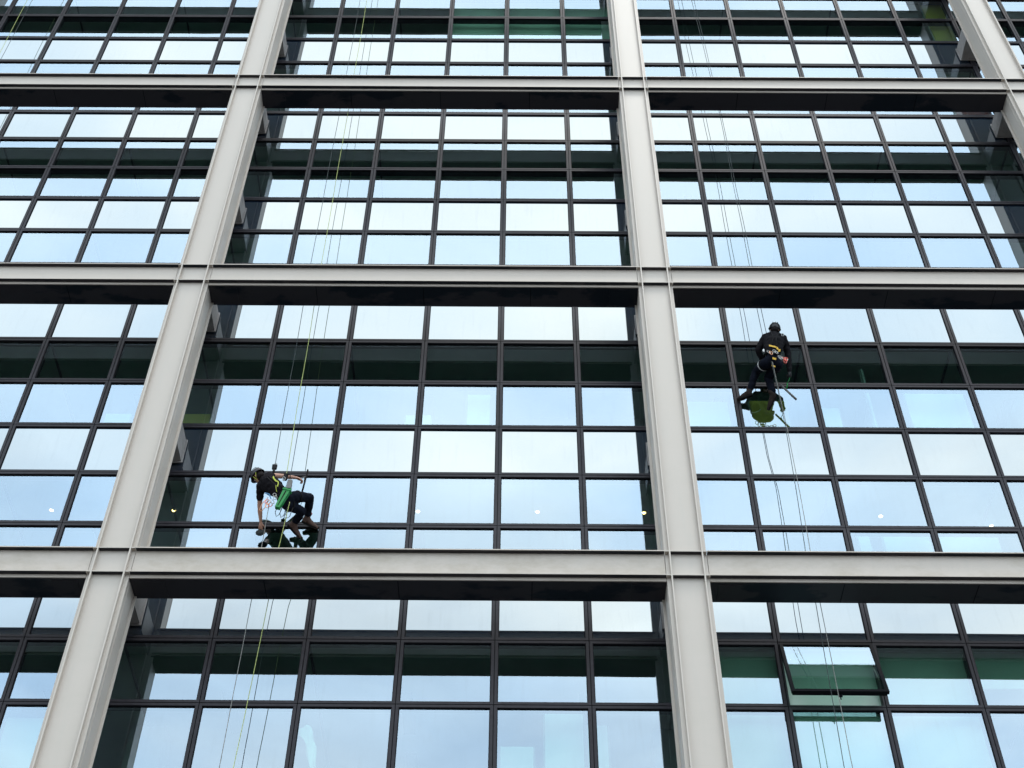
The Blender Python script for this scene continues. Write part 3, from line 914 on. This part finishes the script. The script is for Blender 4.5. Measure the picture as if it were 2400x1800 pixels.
ax = (J['hipc'] - J['chest']).normalized(); bk = Vector((0, -1, 0)); bk = (bk - ax * bk.dot(ax)).normalized(); sdA = ax.cross(bk)
b = MB()
ring(b, lerp(J['waist'], J['hipc'], .6), ax, bk, .128, .135, .018)
for s_ in 'LR': 
    a_ = (J['kn' + s_] - J['hip' + s_]).normalized(); ring(b, lerp(J['hip' + s_], J['kn' + s_], .22), a_, bk, .102, .102, .014)
for s_ in (-1, 1):
    b.tube([lerp(J['waist'], J['hipc'], .6) + bk * .13 + sdA * s_ * .03, J['chest'] + bk * .150 + sdA * s_ * .02, J['neck'] + sdA * s_ * .06 + bk * .07, J['neck'] + sdA * s_ * .07 - bk * .08], .012, 6)
har = b.build('harness', M['webbing'], pA, True)
def strip(name, pts, wv, m, parent, th=.006):
    b = MB(); wv = Vector(wv)
    for p in pts:
        b.v.append(tuple(Vector(p) - wv)); b.v.append(tuple(Vector(p) + wv))
    for i in range(len(pts) - 1):
        b.f.append((2 * i, 2 * i + 1, 2 * i + 3, 2 * i + 2)); b.mi.append(0)
    o = b.build(name, M[m], parent); q = o.modifiers.new('s', 'SOLIDIFY'); q.thickness = th; q.offset = 0
    return o
wp = lambda t, s_, o_=.158: lerp(J['chest'], J['hipc'], t) + sdA * s_ + bk * o_
strip('back_pad', [wp(.12, -.060, .165), wp(.22, -.035, .172), wp(.34, -.030, .165), wp(.42, -.045, .160)], ax.cross(bk) * .013, 'hivis', har)
strip('back_pad', [wp(.42, -.05, .166), wp(.50, -.02, .168), wp(.58, .03, .160)], ax * .012, 'hivis', har)
strip('back_pad', [wp(.50, .03, .160), wp(.60, .07, .150), wp(.70, .10, .13)], ax * .009, 'hivis', har)
# gear carried by the left worker
def frm(t, z): return None
HT, HB, TT = V(5.513, -.985, 17.918), V(5.382, -.985, 17.453), V(5.518, -.99, 18.052)
t_ = thing('holster', 'bright green bucket holster hanging on the belt of the bare-armed worker', 'holster', HB)
hd = (HT - HB); hl = hd.length; hd.normalize(); hs = hd.cross(V(0, -1, 0)).normalized(); hf = hs.cross(hd)
def obox(b, c, a, l0, l1, s0, s1, w0, w1, d_, mi=0):
    pts = []
    for (l_, w_) in ((l0, w0), (l1, w1)):
        for dy in (d_, -d_):
            for sg in (-1, 1): pts.append(c + a[0] * l_ + a[1] * (s0 + sg * w_) + a[2] * dy)
    b.hexa(pts, mi)
fr_ = (hd, hs, hf)
b = MB(); obox(b, V(0, 0, 0), fr_, 0, hl * .82, 0, 0, .040, .060, .038); obox(b, V(0, 0, 0), fr_, hl * .821, hl * .88, 0, 0, .070, .074, .048)
b.build('pouch', M['green'], t_)
b = MB(); obox(b, V(0, 0, 0), fr_, .03, hl * .78, 0, 0, .006, .010, .042); b.build('seam', M['sole'], t_)
b = MB(); obox(b, V(0, 0, 0), fr_, hl * .885, hl, -.04, 0, .02, .02, .02); obox(b, V(0, 0, 0), fr_, hl * .885, hl * .97, .045, 0, .018, .014, .018)
b.build('clip', M['green'], t_)
t_ = thing('scrubber', 'grey scrubber head sticking up out of the green holster', 'scrubber', HT)
td = (TT - HT).normalized(); ts = td.cross(V(0, -1, 0)).normalized(); tf_ = ts.cross(td)
b = MB(); obox(b, V(0, 0, 0), (td, ts, tf_), -.03, .17, 0, 0, .048, .040, .028)
o = b.build('sleeve', M['grey'], t_); q = o.modifiers.new('b', 'BEVEL'); q.width = .012; q.segments = 2
b = MB(); b.tube([td * -.10, td * -.03], .014, 8); b.build('handle', M['sole'], t_, True)
for lab, p0, p1, in (('dark squeegee pole held upright in the outstretched hand of the bare-armed worker', V(5.662, -.40, 18.923), V(5.618, -.40, 18.327)),):
    t_ = thing('squeegee', lab, 'squeegee', p0)
    b = MB(); b.tube([V(0, 0, 0), p1 - p0], .013, 8); b.build('channel', M['sole'], t_, True)
    b = MB(); b.tube([(p1 - p0) * .30 + V(-.0, 0, 0), (p1 - p0) * .34 + V(-.06, .0, .0), (p1 - p0) * .36 + V(-.10, -.01, .0)], [.012, .012, .010], 7); b.build('handle', M['grey'], t_, True)
    b = MB(); b.tube([(p1 - p0) * .01 + V(.012, .012, 0), (p1 - p0) * .99 + V(.012, .012, 0)], .005, 6); b.build('rubber', M['webbing'], t_, True)
t_ = thing('washer', 'dark shaggy washing mitt pressed on the glass by the lowered hand of the bare-armed worker', 'washer', V(4.978, -.16, 17.655))
b = MB(); v_, f_ = ellipsoid(V(0, 0, 0), (V(.080, 0, 0), V(0, .038, 0), V(.01, 0, .065)), 22, 16)
b.v = [tuple(Vector(p) * (1 + .25 * noise.noise(Vector(p) * 60))) for p in v_]; b.f = f_; b.mi = [0] * len(f_)
b.build('pile', M['cloth_dark'], t_, True)
b = MB(); b.tube([V(-.07, -.0, .03), V(.07, -.0, .03)], .012, 8); b.build('handle', M['grey'], t_, True)
grpA = 'carabiners bunched at the hip of the bare-armed worker'
for i, (p, m_) in enumerate(((V(5.17, -.93, 17.66), 'alured'), (V(5.215, -.94, 17.62), 'aluora'), (V(5.245, -.93, 17.58), 'alured'), (V(5.19, -.92, 17.57), 'aluora'), (V(5.27, -.94, 17.64), 'alu'))):
    carabiner('copper and silver carabiner in the bunch hanging at the hip of the bare-armed worker', p, V(.25 - .12 * i, .1, 1), V(1, .3 * (i - 2), 0), m_, 1.0, grpA)
for i, (p, m_) in enumerate(((V(5.285, -.93, 17.80), 'alu'), (V(5.30, -.93, 17.74), 'alu'))):
    carabiner('silver carabiner clipped on the waist belt of the bare-armed worker', p, V(.3 * i, .1, 1), V(1, .4, 0), m_, .9, 'silver carabiners on the belt of the bare-armed worker')
tag(MB().tube([V(5.18, -.92, 17.76), V(5.10, -.9, 17.64), V(5.06, -.86, 17.53), V(5.10, -.86, 17.50), V(5.15, -.88, 17.56), V(5.19, -.9, 17.70)], .006, 6).build('sling', M['aluora'], smooth=True), 'orange cord sling looping down past the lowered arm of the bare-armed worker', 'sling')
tag(MB().tube([V(5.12, -.93, 17.85), V(5.20, -.95, 17.80), V(5.24, -.95, 17.70), V(5.21, -.94, 17.78), V(5.15, -.93, 17.83)], .010, 6).build('sling', M['bluecord'], smooth=True), 'blue cord knotted above the carabiners of the bare-armed worker', 'sling')
for i, (x, z) in enumerate(((5.34, 17.42), (5.42, 17.40), (5.52, 17.38))):
    b = MB(); b.tube([V(x, -.80, 17.66), V(x - .02, -.82, z + .10), V(x + .01, -.82, z), V(x + .05, -.81, z + .05), V(x + .08, -.80, 17.64)], .006, 6)
    tag(b.build('lanyard', M['webbing'], smooth=True), 'dark lanyard loop dangling below the seat of the bare-armed worker', 'lanyard', 'lanyard loops under the bare-armed worker')
# rope grab above the head, and descender at the chest
t_ = thing('rope_grab', 'black rope grab on the dark rope above the helmet of the bare-armed worker', 'rope grab', V(5.143, -.70, 18.689))
b = MB(); b.hexa([V(x, y, z) for z, k_ in ((-.06, .9), (.05, 1.0)) for y in (-.022, .022) for x in (-.045 * k_, .045 * k_)]); o = b.build('body', M['webbing'], t_)
q = o.modifiers.new('b', 'BEVEL'); q.width = .012; q.segments = 2
b = MB(); b.tube([V(0, 0, -.06), V(-.005, 0, -.17)], .022, 8); b.build('shock_pack', M['webbing'], t_, True)
b = MB(); ring(b, V(.01, 0, .065), V(0, 1, 0), V(1, 0, 0), .022, .022, .006); b.build('eye_ring', M['alu'], t_, True)
t_ = thing('descender', 'black and silver descender on the yellow rope beside the waist of the bare-armed worker', 'descender', V(5.40, -.86, 18.30))
b = MB(); b.hexa([V(x, y, z) for z, k_ in ((-.09, .7), (.07, 1.0)) for y in (-.02, .02) for x in (-.04 * k_, .045 * k_)]); o = b.build('body', M['webbing'], t_)
q = o.modifiers.new('b', 'BEVEL'); q.width = .015; q.segments = 2
b = MB(); b.tube([V(.02, -.02, .02), V(.075, -.02, .03), V(.085, -.02, -.05)], .010, 6); b.build('handle', M['webbing'], t_, True)
b = MB(); ring(b, V(-.02, -.02, -.07), V(0, 1, .2), V(1, 0, 0), .022, .040, .006); b.build('ring', M['alu'], t_, True)

rope('dark rope running down the left half of the central bay past the bare-armed worker', [(5.13, -.71, 45.5), (5.13, -.71, 31), (5.12, -.71, 24), (5.143, -.70, 18.689)], 'ropeblk')
rope('yellow green rope running down the central bay beside the dark rope to the bare-armed worker', [(5.27, -.71, 45.5), (5.33, -.71, 29), (5.34, -.71, 23.1), (5.40, -.84, 18.30)], 'ropeyel')
rope('grey rope tail hanging from the carabiners of the bare-armed worker down the lower storey', [(5.22, -.90, 17.63), (5.19, -.76, 16.9), (5.17, -.71, 15.7), (5.15, -.71, 13.7), (5.16, -.71, 9.5)], 'ropegrey')
rope('yellow rope tail hanging from the hip of the bare-armed worker down the lower storey', [(5.548, -.87, 17.70), (5.47, -.76, 16.8), (5.44, -.71, 15.8), (5.38, -.71, 13.7), (5.33, -.71, 12.0), (5.33, -.71, 9.5)], 'ropeyel')
rope('yellow rope crossing the top left corner of the photo', [(-3.72, -.71, 45.5), (-3.65, -.71, 35.9), (-3.60, -.71, 33), (-3.60, -.71, 9.5)], 'ropeyel')
rope('dark rope beside the yellow rope in the top left corner', [(-3.56, -.71, 45.5), (-3.52, -.71, 35.9), (-3.49, -.71, 33), (-3.49, -.71, 9.5)], 'ropeblk')

# ---- the jacketed worker in the right bay
JB = {'head':(14.245,-0.860,22.286),'neck':(14.214,-0.900,22.100),'shL':(14.010,-0.860,22.040),'shR':(14.395,-0.860,22.000),'chest':(14.160,-0.920,21.830),'waist':(14.105,-0.900,21.560),'hipc':(14.079,-0.840,21.410),'hipL':(13.976,-0.800,21.390),'hipR':(14.178,-0.800,21.345),
'elL':(13.880,-0.760,21.800),'wrL':(13.960,-0.600,21.690),'haL':(14.03,-0.540,21.70),'elR':(14.445,-0.720,21.770),'wrR':(14.440,-0.600,21.370),'haR':(14.434,-0.560,21.270),
'knL':(13.852,-0.433,21.553),'anL':(13.713,-0.235,21.235),'toL':(13.505,-0.075,21.170),'heL':(13.715,-0.20,21.160),
'knR':(14.060,-0.420,21.400),'anR':(14.130,-0.290,21.100),'toR':(14.075,-0.075,20.960),'heR':(14.165,-0.23,21.050)}
SB = Vector((.033, .12, .138))
for k_ in JB:
    p_ = Vector(JB[k_]); JB[k_] = tuple(p_ + SB * max(0.0, min(1.0, (-p_.y - .06) / .55)))
beforeB = set(bpy.data.objects)
pB, J, upB, bodyB, baseB = body_set('person', 'person in black jacket and black helmet seen from behind, hanging with feet apart',
    JB, (.05, .9, -.35), False, {'L': ((.2, .6, -.6), .5, -1), 'R': ((-.6, .6, 0), .7, 1)}, 1.04)
helmet(pB, J['head'] + upB * .045, upB + Vector((0, -.75, -.1)), Vector((.05, .95, -.2)), 'helmetblk', patch=True)
boot(pB, J['anL'], J['heL'], J['toL'], m='boot2'); boot(pB, J['anR'], J['heR'], J['toR'], m='boot2')
for s_ in 'LR':
    hn, he_ = hand_nodes('g', J['wr' + s_], J['ha' + s_] - J['wr' + s_], Vector(((.2, .6, -.6), (-.6, .6, 0))[s_ == 'R']), (.5, .7)[s_ == 'R'], thumb_side=(-1, 1)[s_ == 'R'])
    hn = {k_: (v_[0], (tuple(q_ + .005 for q_ in v_[1]) if isinstance(v_[1], tuple) else v_[1] + .004)) for k_, v_ in hn.items()}
    me = skinned(hn, he_, voxel=.006, smooth=2); me.materials.append(M['glove']); link('glove', me, pB)
ax = (J['hipc'] - J['chest']).normalized(); bk = Vector((0, -1, 0)); bk = (bk - ax * bk.dot(ax)).normalized(); sdA = ax.cross(bk)
b = MB()
ring(b, lerp(J['waist'], J['hipc'], .5), ax, bk, .132, .150, .022)
for s_ in 'LR':
    a_ = (J['kn' + s_] - J['hip' + s_]).normalized(); ring(b, lerp(J['hip' + s_], J['kn' + s_], .25), a_, bk, .106, .106, .014)
for s_ in (-1, 1):
    b.tube([lerp(J['waist'], J['hipc'], .6) + bk * .14 + sdA * s_ * .05, J['chest'] + bk * .158 + sdA * s_ * .03, J['neck'] + sdA * s_ * .08 + bk * .07, J['neck'] + sdA * s_ * .09 - bk * .08], .013, 6)
har = b.build('harness', M['webbing'], pB, True)
wp = lambda t, s_, o_=.165: lerp(J['chest'], J['hipc'], t) + sdA * s_ + bk * o_
for pts, wv in (((wp(.50, .09), wp(.53, -.02), wp(.56, -.06)), ax * .018), ((wp(.68, -.09, .15), wp(.62, -.13, .13)), ax * .03), ((wp(1.15, .0, .15), wp(1.17, -.07, .15)), ax * .022),
                ((wp(1.45, .0, .10), wp(1.50, -.07, .10)), ax * .016), ((wp(.52, -.05), wp(.66, -.08)), sdA * .018)):
    strip('belt_patch', pts, wv, 'amber', har)
a_ = (J['knL'] - J['hipL']).normalized(); b = MB(); ring(b, lerp(J['hipL'], J['knL'], .34), a_, bk, .106, .106, .009); b.build('leg_loop', M['white'], har, True)
b = MB(); ring(b, lerp(J['neck'], J['shR'], .75) + bk * .10, bk, ax, .03, .022, .008); b.build('shoulder_ring', M['alu'], har, True)
grpB = 'carabiners along the back of the belt of the black-jacketed worker'
for i, (p, m_) in enumerate(((V(14.00, -1.04, 21.42), 'alu'), (V(14.035, -1.045, 21.39), 'aluora'), (V(14.10, -1.05, 21.43), 'alu'), (V(14.135, -1.05, 21.40), 'alu'), (V(14.185, -1.03, 21.29), 'alu'), (V(14.21, -1.03, 21.27), 'alu'))):
    carabiner('silver carabiner on the back of the belt of the black-jacketed worker', p, V(.3 * ((i % 3) - 1), .1, 1), V(1, .3, 0), m_, 1.0, grpB)
for i, p in enumerate((V(14.265, -1.01, 21.27), V(14.295, -1.01, 21.24), V(14.28, -1.0, 21.20), V(14.31, -.99, 21.28))):
    carabiner('red carabiner in the bunch beside the right hip of the black-jacketed worker', p, V(.2 * (i - 1.5), .1, 1), V(1, .3, 0), 'alured', 1.0, 'red carabiners at the hip of the black-jacketed worker')
b = MB(); v_, f_ = ellipsoid(V(0, 0, 0), (V(.045, 0, .01), V(0, .02, 0), V(.01, 0, .06)), 14, 10); b.v = [tuple(Vector(p) * (1 + .2 * noise.noise(Vector(p) * 40))) for p in v_]; b.f = f_; b.mi = [0] * len(f_)
o = b.build('cloth', M['white'], smooth=True); o.location = V(13.975, -.88, 21.66); tag(o, 'small white rag tucked at the waist of the black-jacketed worker', 'cloth')
# squeegee on a short tether
t_ = thing('squeegee', 'aluminium squeegee dangling diagonally on a green clip below the right hand of the black-jacketed worker', 'squeegee', V(14.250, -.50, 21.101))
d_ = V(.230, 0, -.401)
b = MB(); b.tube([V(0, 0, 0), d_], .019, 8); b.build('channel', M['grey'], t_, True)
b = MB(); b.tube([V(0, 0, .02) + d_ * .02, d_ * .98 + V(.018, 0, .012)], .008, 6); b.build('rubber', M['alu'], t_, True)
b = MB(); b.tube([d_ * .30, d_ * .34 + V(.03, -.04, .06), d_ * .36 + V(.02, -.07, .12)], [.014, .012, .014], 7); b.build('handle', M['green'], t_, True)
b = MB(); b.tube([d_ * .36 + V(.02, -.07, .12), V(.16, -.06, .08), V(.185, -.05, .16)], .005, 5); b.build('tether', M['green'], t_, True)
for o_ in set(bpy.data.objects) - beforeB:
    if o_.parent is None and o_.name.split('.')[0] != 'person': o_.location = o_.location + SB
rope('dark rope running down the right bay to the left shoulder side of the black-jacketed worker', [(13.80, -.71, 45.5), (13.89, -.71, 36), (14.04, -.71, 30.5), (14.04, -.71, 24.5), (14.03, -.70, 23.1), (14.07, -.62, 21.7)], 'ropeblk')
rope('dark rope running down the right bay to the neck of the black-jacketed worker', [(13.93, -.66, 45.5), (13.97, -.66, 36), (14.09, -.66, 30.5), (14.11, -.66, 24.5), (14.12, -.66, 23.1), (14.16, -.60, 21.8)], 'ropeblk')
rope('dark lower rope below the black-jacketed worker, left of two crossing the open window', [(14.08, -.80, 21.44), (14.09, -.82, 20.6), (14.12, -.72, 19.6), (14.04, -.71, 16.5), (14.05, -.71, 15.8), (13.99, -.71, 12.8), (13.99, -.71, 9.5)], 'ropeblk')
rope('grey lower rope below the black-jacketed worker, right of two crossing the open window', [(14.10, -.80, 21.42), (14.11, -.80, 20.5), (14.15, -.71, 19.5), (14.12, -.71, 15.8), (14.11, -.71, 12.8), (14.11, -.71, 9.5)], 'ropegrey')
